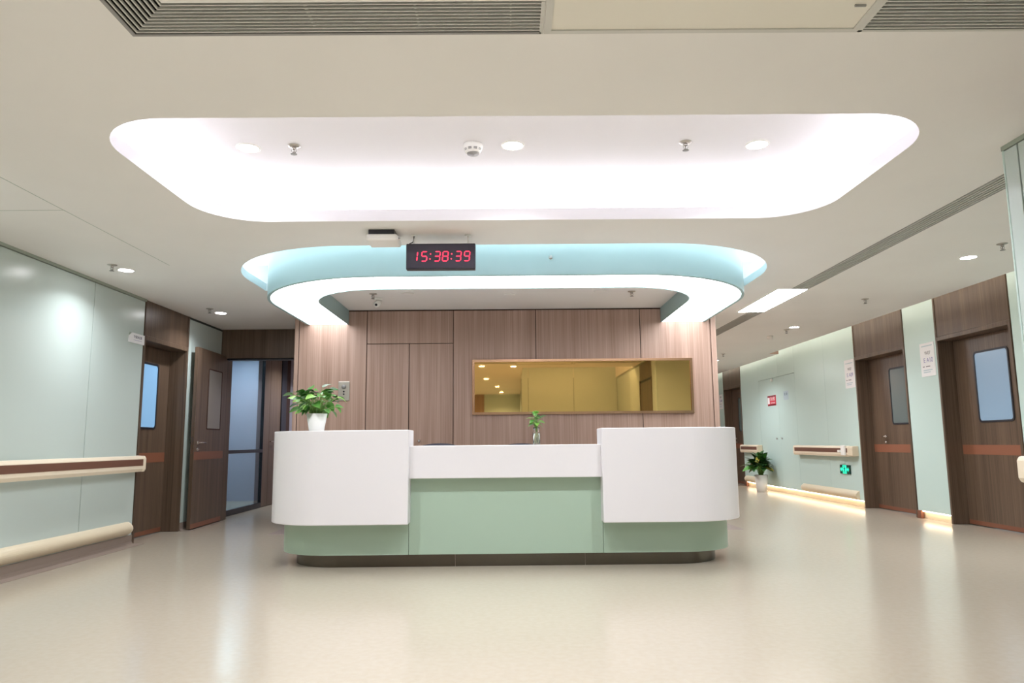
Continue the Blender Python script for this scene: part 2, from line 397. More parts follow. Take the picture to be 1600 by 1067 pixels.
# near right wall block
wn = MB(); wn.box(NX+0.012, 6.5, -1.2, NY-0.012, 0, 3)
wn = tag(obj('wall_front_right', wn, 'panel_gap'), 'end of a pale green panelled wall at the right edge of the view', 'wall', kind='structure')
panel_run_x(wn, NX, -1, [(-1.0, 0.9), (0.9, 2.1), (3.34, 3.62), (3.625, NY-0.012)], 0.1, 2.53, 'panel_green', gap=0.006)
panel_run_x(wn, NX, -1, [(2.1, 3.34, 2.2, 2.53)], 0, 0, 'wood_dark')
obj('corner_bead', MB().box(NX-0.002, NX+0.012, NY-0.014, NY, 0.0, C, 0.004, 2), 'panel_green_right', wn)
for x0, x1 in ((NX+0.014, 3.9), (3.905, XR+0.04)): obj('panel', MB().box(x0, x1, NY-0.012, NY, 0.1, 2.555, 0.0015, 1), 'panel_green', wn)
obj('top_trim', MB().box(NX-0.004, NX+0.012, -1, NY, 2.535, C), 'trim_green', wn)
# rear walls (seen in the mirror)
wb = tag(obj('wall_rear', MB().box(0.33, NX+0.01, -1.2, -1.0, 0, 3), 'panel_gap'), 'rear wall of pale panels facing the reception, seen in the mirror', 'wall', kind='structure')
for x0, x1 in ((0.33, 0.5), (0.5, 1.62), (1.62, 2.69)): obj('panel', MB().box(x0+0.004, x1-0.004, -1.0, -0.985, 0.1, 2.9), 'panel_green', wb)
we = tag(obj('wall_rear_end', MB().box(-4.1, 2.7, -7.2, -7.0, 0, 3), 'panel_gap'), 'end wall of the hall behind the camera', 'wall', kind='structure')
for x0, x1, m in ((-3.88, -2.3, 'wood_mid'), (-2.3, -0.78, 'wood_mid'), (-0.78, 0.5, 'panel_green'), (0.5, 2.6, 'panel_green')): obj('panel', MB().box(x0+0.003, x1-0.003, -7.0, -6.985, 0.0, C), m, we)
tag(obj('wall_rear_side', MB().box(0.4, 0.5, -7.0, -1.2, 0, 3), 'panel_green'), 'side wall of the passage behind the camera', 'wall', kind='structure')
# wood wall
wc = tag(obj('wall_back', MB().box(WX0+0.001, WX1-0.001, YW+0.016, 21.0, 0, 3.0), 'wood_gap'), 'brown wood veneer wall behind the reception counter', 'wall', kind='structure')
def wp(x0, x1, z0, z1, par=wc, name='panel'):
    return obj(name, MB().box(x0+0.0045, x1-0.0045, YW, YW+0.016, z0+0.002, z1-0.002, 0.0012, 1), 'wood_mid', par)
for x0, x1, z0, z1 in ((WX0, -2.444, 0, 2.545), (-2.444, -1.648, 0, 2.545), (-1.648, -0.636, 2.158, 2.545), (-0.636, 0.333, 0, 2.545), (0.333, 1.563, 0, 2.545), (1.563, 2.391, 0, 2.545)): wp(x0, x1, z0, z1)
obj('edge_strip', MB().box(2.393, WX1, YW-0.012, YW+0.016, 0, 2.545, 0.002, 1), 'wood_mid', wc)
for x0, x1, kx in ((-1.648, -1.15, None), (-1.15, -0.636, -1.025)):
    d = wp(x0, x1, 0.0, 2.154, name='door_panel')
    if kx: obj('knob', MB().lathe([(0.006, 0.0), (0.006, -0.015), (0.014, -0.018), (0.016, -0.028), (0.010, -0.034)], (kx, YW, 1.024), 14, 'y'), 'chrome', d)
for xs, nm in ((WX0, 0), (WX1, 1)):
    for k in range(6):
        y0 = YW+0.02+k*2.0; a = sorted((xs, xs+(0.008 if nm == 0 else -0.008)))
        obj('side_panel', MB().box(a[0]-(0.006 if nm == 0 else 0), a[1]+(0.006 if nm else 0), y0+0.003, y0+1.997, 0, 2.545), 'wood_mid', wc)
# far ends
tag(obj('wall_far_left', MB().box(-6.6, WX0, 13.35, 13.5, 0, 3), 'lilac_wall'), 'lilac grey wall closing the left corridor', 'wall', kind='structure')
tag(obj('wall_far_right', MB().box(WX1, 5.7, 21.0, 21.2, 0, 3), 'panel_green_right'), 'pale wall closing the far end of the right corridor', 'wall', kind='structure')

# ------------------------------------------------------------------ doors
def lever(par, x, y, z, side, ydir, m='chrome'):
    h = obj('handle', MB().lathe([(0.024, 0), (0.024, side*0.008), (0.012, side*0.010), (0.010, side*0.045), (0.0, side*0.046)], (x, y, z), 14, 'x')
            .tube([(x+side*0.042, y, z), (x+side*0.048, y+ydir*0.03, z), (x+side*0.048, y+ydir*0.125, z-0.002)], 0.009, 8), m, par)
    obj('lock', MB().lathe([(0.022, 0), (0.022, side*0.007), (0.009, side*0.009), (0.008, side*0.016)], (x, y, z-0.08), 14, 'x'), m, par)
def rr_yz(y0, y1, z0, z1, r, n=5): return rrect(y0, y1, z0, z1, r, n)
def ringprism(mb, outer, inner, a0, a1, axis):
    def P(p, a): return {'x': (a, p[0], p[1]), 'y': (p[0], a, p[1]), 'z': (p[0], p[1], a)}[axis]
    n = len(outer); vs = [P(p, a0) for p in outer]+[P(p, a0) for p in inner]+[P(p, a1) for p in outer]+[P(p, a1) for p in inner]
    fs = []
    for i in range(n):
        j = (i+1) % n
        fs += [(i, j, n+j, n+i), (2*n+i, 3*n+i, 3*n+j, 2*n+j), (i, 2*n+i, 2*n+j, j), (n+i, n+j, 3*n+j, 3*n+i)]
    return mb.add(vs, fs)
def door(name, label, xw, side, y0, y1, zl, zt, depth, win, hy, pane, hdir=1, far=False):
    """side: direction that faces the hall. opening frame y0..y1, lintel zl, header panel up to zt"""
    t = thing(name, label, 'door', (xw, (y0+y1)/2, 0), kind='structure')
    xo = xw+side*0.008; xi = xw-side*depth; xs = sorted((xo, xi)); fwid = 0.035
    obj('jamb', MB().box(xs[0], xs[1], y0, y0+fwid, 0.001, zl+0.02, 0.003, 1), 'wood_dark', t)
    obj('jamb', MB().box(xs[0], xs[1], y1-fwid, y1, 0.001, zl+0.02, 0.003, 1), 'wood_dark', t)
    obj('lintel', MB().box(xs[0], xs[1], y0+fwid, y1-fwid, zl-0.03, zl+0.02, 0.003, 1), 'wood_dark', t)
    xa = sorted((xw, xw-side*0.03))
    obj('header_panel', MB().box(xa[0], xa[1], y0+0.03, y1-0.03, zl+0.022, zt), 'wood_dark', t)
    xb = sorted((xo, xw-side*0.03))
    for a in (y0, y1-0.028): obj('header_edge', MB().box(xb[0], xb[1], a, a+0.028, zl+0.02, zt, 0.002, 1), 'wood_dark', t)
    # leaf
    lx0, lx1 = sorted((xi+side*0.04, xi)); f = xi+side*0.04
    ly0, ly1 = y0+fwid+0.003, y1-fwid-0.003
    mb = MB()
    outer = [(ly1, zl-0.033), (ly0, zl-0.033), (ly0, 0.008), (ly1, 0.008)]
    lf = obj('leaf', mb.box(lx0, lx1, ly0, ly1, 0.008, zl-0.033, 0.003, 1), 'wood_dark', t)
    xa = sorted((f, f+side*0.006)); W = rr_yz(win[0], win[1], win[2], win[3], 0.05); Wi = rr_yz(win[0]+0.022, win[1]-0.022, win[2]+0.022, win[3]-0.022, 0.034)
    obj('pane_trim', ringprism(MB(), W, Wi, f+side*0.008, f-side*0.002, 'x'), 'black_trim', lf)
    obj('vision_pane', MB().prism(Wi, f+side*0.001, f+side*0.003, 'x'), pane, lf)
    obj('protection_band', MB().box(*sorted((f, f+side*0.002)), ly0+0.01, ly1-0.01, 0.81, 0.92), 'wood_band', lf)
    obj('kick_plate', MB().box(*sorted((f, f+side*0.002)), ly0+0.01, ly1-0.01, 0.012, 0.06), 'kick_brown', lf)
    if hy is not None: lever(lf, f, hy, 1.03, side, hdir)
    return t
door('door_1', 'closed brown wood door with a blue pane at the left wall', XL, 1, 7.69, 8.77, 2.155, 2.555, 0.235, (7.90, 8.46, 1.185, 1.935), 7.86, 'pane_blue_glow')
door('door_2', 'brown wood door with unlit pane, nearer the counter of the right doors', XR, -1, 9.40, 10.78, 2.19, 2.97, 0.22, (9.60, 10.17, 1.19, 1.98), 10.40, 'pane_grey', -1)
door('door_3', 'brown wood door with large pale blue pane at the right edge', XR, -1, 7.37, 8.69, 2.19, 2.97, 0.22, (7.70, 8.29, 1.17, 1.98), None, 'pane_blue_glow_dim', -1)
door('door_4', 'dark brown door at the far end of the right corridor', XR, -1, 16.16, 17.45, 2.21, 2.97, 0.22, (16.42, 16.95, 1.19, 1.98), 17.2, 'pane_grey', -1)
# flush service cupboard in the right wall
d5 = thing('door_5', 'pale green flush double cupboard door in the right corridor wall', 'door', (XR, 13.99, 0), kind='structure')
for y0, y1, ky in ((13.094, 13.948, 13.83), (13.952, 14.996, 14.095)):
    lf = obj('leaf', MB().box(XR, XR+0.05, y0, y1, 0.10, 2.198, 0.0015, 1), 'panel_green_right', d5)
    obj('knob', MB().lathe([(0.006, 0), (0.006, -0.012), (0.02, -0.014), (0.018, -0.022)], (XR, ky, 1.022), 12, 'x'), 'grey_plastic', lf)
# wood plinth block by door_2
tag(obj('trim_2', MB().box(XR-0.012, XR+0.03, 9.315, 9.395, 0.001, 0.10, 0.002, 1), 'kick_brown'), 'small brown skirting block beside the right corridor door', 'trim', kind='structure')
tag(obj('trim_3', MB().box(XR-0.012, XR+0.03, 16.06, 16.155, 0.001, 0.10, 0.002, 1), 'kick_brown'), 'small brown skirting block beside the far corridor door', 'trim', kind='structure')
# door frame in near right wall (mirror only)
d6 = thing('door_6', 'brown wood door in the near right wall, seen in the mirror', 'door', (NX, 2.7, 0), kind='structure')
obj('leaf', MB().box(NX+0.0, NX+0.011, 2.15, 3.29, 0.01, 2.15), 'wood_dark', d6)
for y0 in (2.1, 3.295): obj('jamb', MB().box(NX-0.012, NX+0.011, y0, y0+0.045, 0.001, 2.2), 'wood_dark', d6)

# portal at the end of the left wall, its open leaf
po = thing('door_7', 'dark wood corridor portal with one leaf swung open', 'door', (XL, 9.9, 0), kind='structure')
obj('header_beam', MB().box(XL, WX0, 9.80, 10.0, 2.165, C-0.002), 'wood_dark', po)
obj('jamb', MB().box(-4.02, -3.845, 9.86, 10.10, 0.001, 2.164, 0.003, 1), 'wood_dark', po)
obj('track', MB().box(-3.84, WX0, 9.84, 9.98, 2.145, 2.164), 'black_trim', po)
ol = bpy.data.objects.new('open_leaf', None); COL.objects.link(ol); ol.parent = po
ol = obj('leaf', MB().box(-0.022, 0.022, -1.03, 0, 0.012, 2.20, 0.003, 1), 'wood_dark', po, local=True) if False else ol
bpy.data.objects.remove(ol)
LEAF = (-3.842, 9.855); LA = math.radians(2.2)
def lp(mb):
    """leaf frame: u = distance from hinge towards the free end, w = towards the hall"""
    ca, sa = math.cos(LA), math.sin(LA); out = MB(); out.f = mb.f; out.sm = mb.sm
    out.v = [(LEAF[0]+v[0]*ca-(v[1])*sa*-1*-1*0+(-v[1])*sa, LEAF[1]+v[0]*sa+v[1]*ca, v[2]) for v in mb.v]
    return out
lf = obj('leaf', lp(MB().box(-0.022, 0.022, -1.03, 0, 0.012, 2.195, 0.003, 1)), 'wood_dark', po)
Wo = rrect(-0.66, -0.18, 1.195, 1.965, 0.02, 3); Wi = rrect(-0.645, -0.195, 1.21, 1.95, 0.012, 3)
obj('pane_trim', lp(ringprism(MB(), Wo, Wi, 0.020, 0.027, 'x')), 'wood_gap', lf)
obj('vision_pane', lp(MB().prism(Wi, 0.0215, 0.0235, 'x')), 'pane_clear_grey', lf)
obj('protection_band', lp(MB().box(0.022, 0.0245, -1.02, -0.04, 0.825, 0.922)), 'wood_band', lf)
obj('kick_plate', lp(MB().box(0.022, 0.0242, -1.02, -0.02, 0.015, 0.07)), 'wood_band', lf)
for s in (1, -1):
    obj('handle', lp(MB().lathe([(0.024, 0.02*s), (0.024, 0.03*s), (0.011, 0.032*s), (0.010, 0.066*s)], (0, -0.92, 1.03), 14, 'x').tube([(0.064*s, -0.92, 1.03), (0.07*s, -0.89, 1.03), (0.07*s, -0.78, 1.028)], 0.009, 8)), 'chrome', lf)
obj('lock', lp(MB().lathe([(0.022, 0.02), (0.022, 0.029), (0.009, 0.031), (0.008, 0.04)], (0, -0.92, 0.95), 14, 'x')), 'chrome', lf)
obj('latch_plate', lp(MB().box(-0.012, 0.012, -1.032, -1.0295, 0.9, 1.1)), 'chrome', lf)

# glass partition of the left corridor and the room behind it
gw = thing('window_1', 'blue tinted glass partition in the corridor beyond the portal', 'window', (-4.0, 11.0, 0), kind='structure')
obj('bottom_rail', MB().box(-4.03, -3.98, 10.1, 11.9, 0.001, 0.08), 'black_trim', gw)
obj('transom', MB().box(-4.03, -3.98, 10.1, 11.9, 0.875, 0.925), 'black_trim', gw)
obj('top_rail', MB().box(-4.03, -3.98, 10.1, 11.9, 2.45, 2.52), 'black_trim', gw)
obj('stile', MB().box(-4.03, -3.98, 11.885, 11.9, 0.08, 2.45), 'black_trim', gw)
obj('pane', MB().box(-4.012, -4.004, 10.1, 11.885, 0.925, 2.45), 'glass_blue', gw)
obj('pane', MB().box(-4.012, -4.004, 10.1, 11.885, 0.08, 0.875), 'glass_blue', gw)
wk = tag(obj('wall_corridor', MB().box(-4.1, -4.0, 11.9, 13.35, 0, 3), 'wood_gap'), 'dark wood panelled wall beyond the glass partition', 'wall', kind='structure')
for y0, y1 in ((11.9, 12.19), (12.20, 12.77)):
    p_ = obj('panel', MB().box(-4.0, -3.985, y0, y1, 0.01, 2.5, 0.002, 1), 'wood_dark', wk)
obj('handle', MB().tube([(-3.985, 12.25, 1.05), (-3.95, 12.25, 1.05), (-3.945, 12.38, 1.05)], 0.009, 8), 'chrome', p_)
obj('dark_post', MB().box(-4.0, -3.97, 12.78, 13.05, 0.001, 2.5), 'black_trim', wk)
rm = MB(); rm.box(-5.5, -5.43, 10.0, 18, 0, 3); rm.box(-5.5, -4.1, 18, 18.1, 0, 3); rm.box(-5.43, -4.1, 9.9, 10.0, 0, 3)
rm = tag(obj('wall_side_room', rm, 'room_white'), 'pale wall of the room behind the blue glass', 'wall', kind='structure')
obj('ceiling_board', MB().box(-5.43, -4.1, 10, 18, C, C+0.03), 'room_blue', rm)
obj('door_leaf', MB().box(-5.43, -5.40, 14.6, 15.9, 0.0, 2.15), 'room_blue', rm)
obj('room_daylight_fill', MB().box(-4.9, -4.6, 11, 13, C-0.03, C-0.005), emis('daylight_fill_blue', (0.78, 0.92, 1.0, 1), 8.0), rm)  # unseen box lamp added for the bluish daylight in the room
tag(obj('wall_plate', MB().box(-3.95, -3.89, 13.33, 13.35, 2.05, 2.19, 0.004, 1), 'white_plastic'), 'small white plate high on the lilac corridor end wall', 'wall plate')

# ------------------------------------------------------------------ luminous canopy over the counter
ca = thing('canopy', 'pale blue U shaped ceiling canopy with a glowing white underside', 'ceiling light', (0, 7.0, C))
ZB = 2.386
outer = canopy_line(RX0, RX1, RY0, RR, YW-0.002); outer_in = canopy_line(RX0, RX1, RY0, RR, YW-0.002, 0.028)
inner = canopy_line(IX0, IX1, IY0, IR, YW-0.002); inner_in = canopy_line(IX0, IX1, IY0, IR, YW-0.002, -0.010)
def band(a, b_, z0, z1):
    mb = MB(); wallband(mb, a, z0, z1, False); wallband(mb, b_, z0, z1, False); ringflat(mb, a, b_, z0, False); ringflat(mb, a, b_, z1, False)
    for i in (0, -1): mb.quad((a[i][0], a[i][1], z0), (b_[i][0], b_[i][1], z0), (b_[i][0], b_[i][1], z1), (a[i][0], a[i][1], z1))
    return mb
mbo = MB(); cut = [i for i, p in enumerate(outer)]
o = obj('outer_band', band(outer, outer_in, ZB+0.004, 2.555), 'canopy_blue', ca)
of = canopy_line(RX0, RX1, RY0, RR, OY1-0.002); ofi = canopy_line(RX0, RX1, RY0, RR, OY1-0.002, 0.028)
obj('upper_band', band(of, ofi, 2.555, 2.858), 'canopy_blue', ca)
obj('edge_trim', band(outer, outer_in, ZB, ZB+0.004), 'canopy_edge', ca)
obj('inner_band', band(inner, inner_in, ZB, C-0.001), 'canopy_edge', ca)
mb = MB(); ringflat(mb, outer_in, inner_in, ZB+0.006, False)
obj('light_panel', mb, 'canopy_light', ca)
mb = MB(); ringflat(mb, outer_in, inner_in, ZB+0.012, False)
obj('backing', mb, 'gap_white', ca)

# ------------------------------------------------------------------ reception counter
CX = -0.025
ct = thing('reception_counter', 'long white and sage green reception counter with rounded ends', 'counter', (CX, 6.6, 0))
def wing(s):
    xo, xi = CX+s*2.003, CX+s*0.783; r = 0.5; y0 = 5.93; th = 0.32; ye = 7.4
    if s < 0:
        p = [(xi, y0)]+[q for q in reversed(arc(xo+r, y0+r, r, 180, 270, 26))]+[(xo, ye), (xo+th, ye)]+arc(xo+r, y0+r, r-th, 180, 270, 6)+[(xi, y0+th)]
    else:
        p = [(xi, y0)]+arc(xo-r, y0+r, r, 270, 360, 26)+[(xo, ye), (xo-th, ye)]+[q for q in reversed(arc(xo-r, y0+r, r-th, 270, 360, 6))]+[(xi, y0+th)]
    return p
for s in (-1, 1):
    obj('wing', MB().prism(wing(s), 0.355, 1.108, 'z', 0.006, 2), 'white_stone', ct)
obj('front_strip', MB().box(CX-0.784, CX+0.784, 6.0, 6.32, 0.713, 0.977, 0.005, 2), 'white_stone', ct)
obj('worktop', MB().box(CX-1.66, CX+1.66, 6.34, 6.95, 0.71, 0.74, 0.003, 1), 'white_stone', ct)
def uline(hw, y0, r, ye): return [(CX-hw, ye)]+arc(CX-hw+r, y0+r, r, 180, 270, 26)+arc(CX+hw-r, y0+r, r, 270, 360, 26)+[(CX+hw, ye)]
G = uline(1.93, 6.09, 0.46, 7.38); Gi = uline(1.89, 6.13, 0.42, 7.38)
def clipx(side):
    if side < 0: a = [p for p in G if p[0] < CX-0.9]+[(CX-0.797, 6.09)]; b2 = [p for p in Gi if p[0] < CX-0.9]+[(CX-0.797, 6.13)]
    else: a = [(CX+0.797, 6.09)]+[p for p in G if p[0] > CX+0.9]; b2 = [(CX+0.797, 6.13)]+[p for p in Gi if p[0] > CX+0.9]
    return a, b2
for s in (-1, 1):
    a, b2 = clipx(s); obj('side_panel', band(a, b2, 0.10, 0.36), 'counter_green', ct)
obj('centre_panel', MB().box(CX-0.794, CX+0.794, 6.09, 6.13, 0.10, 0.714, 0.0015, 1), 'counter_green', ct)
K = uline(1.815, 6.122, 0.42, 7.36); Ki = uline(1.795, 6.142, 0.40, 7.36)
for lo, hi in ((-9, -0.445), (-0.441, 0.62), (0.624, 9)):
    pts = [(p, q) for p, q in zip(K, Ki) if lo < p[0] < hi]
    if lo > -9: pts = [((lo, 6.122), (lo, 6.142))]+pts
    if hi < 9: pts = pts+[((hi, 6.122), (hi, 6.142))]
    obj('kick_plate', band([p[0] for p in pts], [p[1] for p in pts], 0.0005, 0.105), 'steel_dark', ct)

# ------------------------------------------------------------------ office chairs behind the counter
def chair(label, x, y, top, rz):
    t = thing('office_chair', label, 'chair', (x, y, 0), rz, 'office chairs behind the counter')
    W = 0.235
    vs = []; nx, nz = 10, 8
    mb = MB()
    for side in (0, 1):
        for j in range(nz+1):
            for i in range(nx+1):
                u = -1+2*i/nx; v = j/nz
                w_ = W*(0.82+0.18*math.sin(PI*min(1, v*1.1)))
                z = 0.52+(top-0.52)*v-0.026*abs(u)**2.2*(v**3)
                vs.append((u*w_, 0.23+0.06*v-0.05*u*u+0.02*side, z))
    N = (nx+1)*(nz+1); fs = []
    for j in range(nz):
        for i in range(nx):
            a = j*(nx+1)+i; fs += [(a, a+1, a+nx+2, a+nx+1), (N+a, N+a+nx+1, N+a+nx+2, N+a+1)]
    for i in range(nx):
        a = i; b2 = nz*(nx+1)+i; fs += [(a, N+a, N+a+1, a+1), (b2, b2+1, N+b2+1, N+b2)]
    for j in range(nz):
        a = j*(nx+1); b2 = a+nx; fs += [(a, a+nx+1, N+a+nx+1, N+a), (b2, N+b2, N+b2+nx+1, b2+nx+1)]
    mb.add(vs, fs, True); obj('backrest', mb, 'chair_mesh', t, True)
    obj('seat', MB().box(-0.24, 0.24, -0.25, 0.22, 0.44, 0.51, 0.03, 3), 'chair_mesh', t, True)
    obj('back_support', MB().tube([(0, 0.1, 0.43), (0, 0.27, 0.45), (0, 0.30, 0.6), (0, 0.29, 0.8)], 0.02, 8), 'black_plastic', t, True)
    for s in (-1, 1): obj('armrest', MB().tube([(s*0.25, 0.1, 0.47), (s*0.28, 0.1, 0.64), (s*0.28, -0.15, 0.65)], 0.018, 8), 'black_plastic', t, True)
    obj('gas_column', MB().lathe([(0.03, 0.08), (0.03, 0.3), (0.018, 0.3), (0.018, 0.44)], n=12), 'black_plastic', t, True)
    for k in range(5):
        a = 2*PI*k/5; lg = obj('base_leg', MB().tube([(0, 0, 0.12), (0.27*math.cos(a), 0.27*math.sin(a), 0.075)], 0.022, 8, 0.014), 'black_plastic', t, True)
        obj('caster', MB().lathe([(0.027, -0.02), (0.03, -0.01), (0.03, 0.01), (0.027, 0.02)], (0.27*math.cos(a), 0.27*math.sin(a), 0.0305), 12, 'y'), 'black_plastic', lg, True)
    return t
chair('dark grey office chair behind the counter, by the knobbed cupboard', -0.70, 7.32, 0.996, 0.05)
chair('dark grey office chair behind the counter, by the glass vase', 0.115, 7.32, 0.987, -0.05)
chair('dark grey office chair behind the raised right end of the counter', 1.10, 7.32, 0.990, 0.0)

# ------------------------------------------------------------------ mirror, wall plate
mi = thing('wall_mirror', 'long gold tinted mirror in a bronze frame on the wood wall', 'mirror', (0.87, YW, 1.32))
mx0, mx1, mz0, mz1 = -0.413, 2.156, 1.317, 1.957
ringprism(mbm := MB(), [(mx1, mz1), (mx0, mz1), (mx0, mz0), (mx1, mz0)], [(mx1-0.028, mz1-0.028), (mx0+0.028, mz1-0.028), (mx0+0.028, mz0+0.028), (mx1-0.028, mz0+0.028)], YW-0.03, YW-0.0005, 'y')
obj('frame', mbm, 'frame_bronze', mi)
obj('mirror_glass', MB().box(mx0+0.027, mx1-0.027, YW-0.012, YW-0.004, mz0+0.027, mz1-0.027), 'mirror_gold', mi)
pl = thing('control_plate', 'grey control plate with round dial on the wood wall above the pothos', 'control panel', (-1.903, YW, 1.494))
obj('plate', MB().box(-1.968, -1.838, YW-0.012, YW, 1.494, 1.718, 0.004, 2), 'satin_steel', pl)
obj('dial', MB().lathe([(0.028, -0.012), (0.028, -0.018), (0.01, -0.019), (0.009, -0.024)], (-1.903, YW, 1.655), 16, 'y'), 'grey_plastic', pl)
for z in (1.60, 1.57): obj('button', MB().lathe([(0.011, -0.012), (0.010, -0.017)], (-1.903, YW, z), 10, 'y'), 'black_plastic', pl)

# ------------------------------------------------------------------ plants
def leaf_mesh(name, L, Wd, bend, fold=0.25, heart=False, m='leaf_mid', nseg=6):
    mb = MB(); vs = []; fs = []
    for i in range(nseg+1):
        t_ = i/nseg
        if heart: w_ = Wd*(math.sin(PI*min(1, t_**0.62))**0.8)*(1-0.15*t_) if 0 < t_ < 1 else 0.002
        else: w_ = Wd*math.sin(PI*t_**0.8)**0.9 if 0 < t_ < 1 else 0.002
        a = bend*t_; x = L*(math.sin(a)/bend if abs(bend) > 1e-3 else t_); z = -L*((1-math.cos(a))/bend if abs(bend) > 1e-3 else 0)
        for s in (-1, 0, 1): vs.append((x-(0.10*L*abs(s) if (heart and i == 1) else 0), s*w_, z+abs(s)*w_*fold))
    for i in range(nseg):
        for k in (0, 1): a = i*3+k; fs.append((a, a+3, a+4, a+1))
    me = bpy.data.meshes.new(name); me.from_pydata(vs, [], fs)
    for p in me.polygons: p.use_smooth = True
    me.materials.append(MATS[m]); return me
def place_leaf(me, par, base, az, el, roll=0.0, sc_=1.0):
    o = bpy.data.objects.new('leaf', me); COL.objects.link(o); o.parent = par
    o.location = base; o.scale = (sc_,)*3
    o.rotation_euler = (Matrix.Rotation(az, 4, 'Z') @ Matrix.Rotation(-el, 4, 'Y') @ Matrix.Rotation(roll, 4, 'X')).to_euler()
    return o
def pot(par, rt_, rb, h, th=0.006):
    obj('pot', MB().lathe([(rb*0.96, 0.0005), (rb, 0.004), (rt_, h), (rt_-th, h), (rt_-th-0.002, h-0.02)], n=32, cap=False).lathe([(0.0005, 0.0005), (rb*0.96, 0.0005)], n=32, cap=False), 'pot_white', par, True)
    obj('soil', MB().lathe([(rt_-th-0.002, h-0.02), (rt_*0.5, h-0.012), (0.001, h-0.010)], n=24, cap=False), 'soil', par, True)
# pothos on the left wing
pp = thing('potted_pothos', 'leafy green pothos in a white pot on the left end of the counter', 'potted plant', (-1.612, 6.15, 1.108))
pot(pp, 0.086, 0.062, 0.145)
lm = [leaf_mesh('pothos_leaf', 0.115, 0.042, 0.7, 0.2, True, m) for m in ('leaf_mid', 'leaf_mid', 'leaf_dark', 'leaf_light')]
rnd = random.Random(11); st = MB()
for k in range(88):
    az = rnd.uniform(0, 2*PI); u_ = rnd.uniform(-0.75, 1.0); R = rnd.uniform(0.45, 0.88)
    cu_ = math.sqrt(1-u_*u_)
    tip = Vector((0.205*R*cu_*math.cos(az), 0.18*R*cu_*math.sin(az), 0.25+0.14*R*u_))
    if k % 10 == 0: tip = Vector((tip.x*1.25, tip.y*1.2, tip.z))
    st.tube([(0.03*math.cos(az), 0.03*math.sin(az), 0.13), (tip.x*0.55, tip.y*0.55, 0.14+(tip.z-0.14)*0.7), tip], 0.0022, 5)
    place_leaf(rnd.choice(lm[:3] if u_ > 0.35 else lm), pp, tip, az+rnd.uniform(-0.7, 0.7), u_*0.55+rnd.uniform(-0.35, 0.35), rnd.uniform(-0.7, 0.7), rnd.uniform(0.6, 0.95))
obj('stems', st, 'stem_green', pp, True)
# broad leaved plant on the corridor floor
pf = thing('potted_floor_plant', 'bushy dark green plant in a white pot on the right corridor floor', 'potted plant', (4.955, 14.42, 0))
pot(pf, 0.128, 0.097, 0.32)
lf_ = [leaf_mesh('broad_leaf', 0.27, 0.074, 0.9, 0.22, False, m) for m in ('leaf_dark', 'leaf_deep', 'leaf_mid', 'leaf_yellow')]
rnd = random.Random(5); st = MB()
for k in range(100):
    az = rnd.uniform(0, 2*PI); u_ = rnd.uniform(-0.45, 1.0); cu_ = math.sqrt(1-u_*u_); R = rnd.uniform(0.25, 0.75)
    sx_ = 0.55 if math.cos(az) > 0.3 else 1.0
    tip = Vector((0.22*R*cu_*math.cos(az)*sx_, 0.22*R*cu_*math.sin(az), 0.50+0.22*R*u_))
    st.tube([(0.035*math.cos(az), 0.035*math.sin(az), 0.3), (tip.x*0.5, tip.y*0.5, 0.32+(tip.z-0.32)*0.7), tip], 0.005, 5)
    me = lf_[3] if (k % 14 == 0) else rnd.choice(lf_[:2] if rnd.random() < 0.75 else lf_[:3])
    if me is lf_[3]: u_ = -0.3
    place_leaf(me, pf, tip, az+rnd.uniform(-0.35, 0.35), 0.35+u_*0.9+rnd.uniform(-0.2, 0.3), rnd.uniform(-0.5, 0.5), rnd.uniform(0.7, 1.0)*(0.75 if math.cos(az) > 0.5 else 1))
obj('stems', st, 'stem_green', pf, True)
# glass vase with a cutting
vs_ = thing('glass_vase', 'small clear glass bottle vase of water on the low counter', 'vase', (0.236, 6.12, 0.977))
obj('bottle', MB().lathe([(0.0005, 0.0005), (0.028, 0.001), (0.031, 0.006), (0.0315, 0.096), (0.030, 0.104), (0.0255, 0.112), (0.0245, 0.132), (0.028, 0.136), (0.028, 0.143), (0.023, 0.143), (0.0225, 0.113), (0.0275, 0.102), (0.0285, 0.095), (0.028, 0.008), (0.0005, 0.006)], n=24, cap=False), 'glass_clear', vs_, True)
obj('water', MB().lathe([(0.0005, 0.007), (0.0272, 0.0085), (0.0275, 0.095), (0.0005, 0.095)], n=24, cap=False), 'water', vs_, True)
cu = thing('plant_cutting', 'fresh green leafy cutting with pale roots standing in the glass vase', 'plant', (0.236, 6.12, 0.99))
rnd = random.Random(3); rt_ = MB(); st = MB()
for k in range(9):
    a = rnd.uniform(0, 2*PI); r_ = rnd.uniform(0.004, 0.02)
    rt_.tube([(0.003*math.cos(a), 0.003*math.sin(a), 0.088), (r_*math.cos(a), r_*math.sin(a), 0.05), (r_*math.cos(a+0.8), r_*math.sin(a+0.8), 0.002)], 0.0024, 5)
obj('roots', rt_, 'root_pale', cu, True)
lv = [leaf_mesh('cutting_leaf', 0.066, 0.027, 0.6, 0.2, True, m) for m in ('leaf_mid', 'leaf_mid', 'leaf_light')]
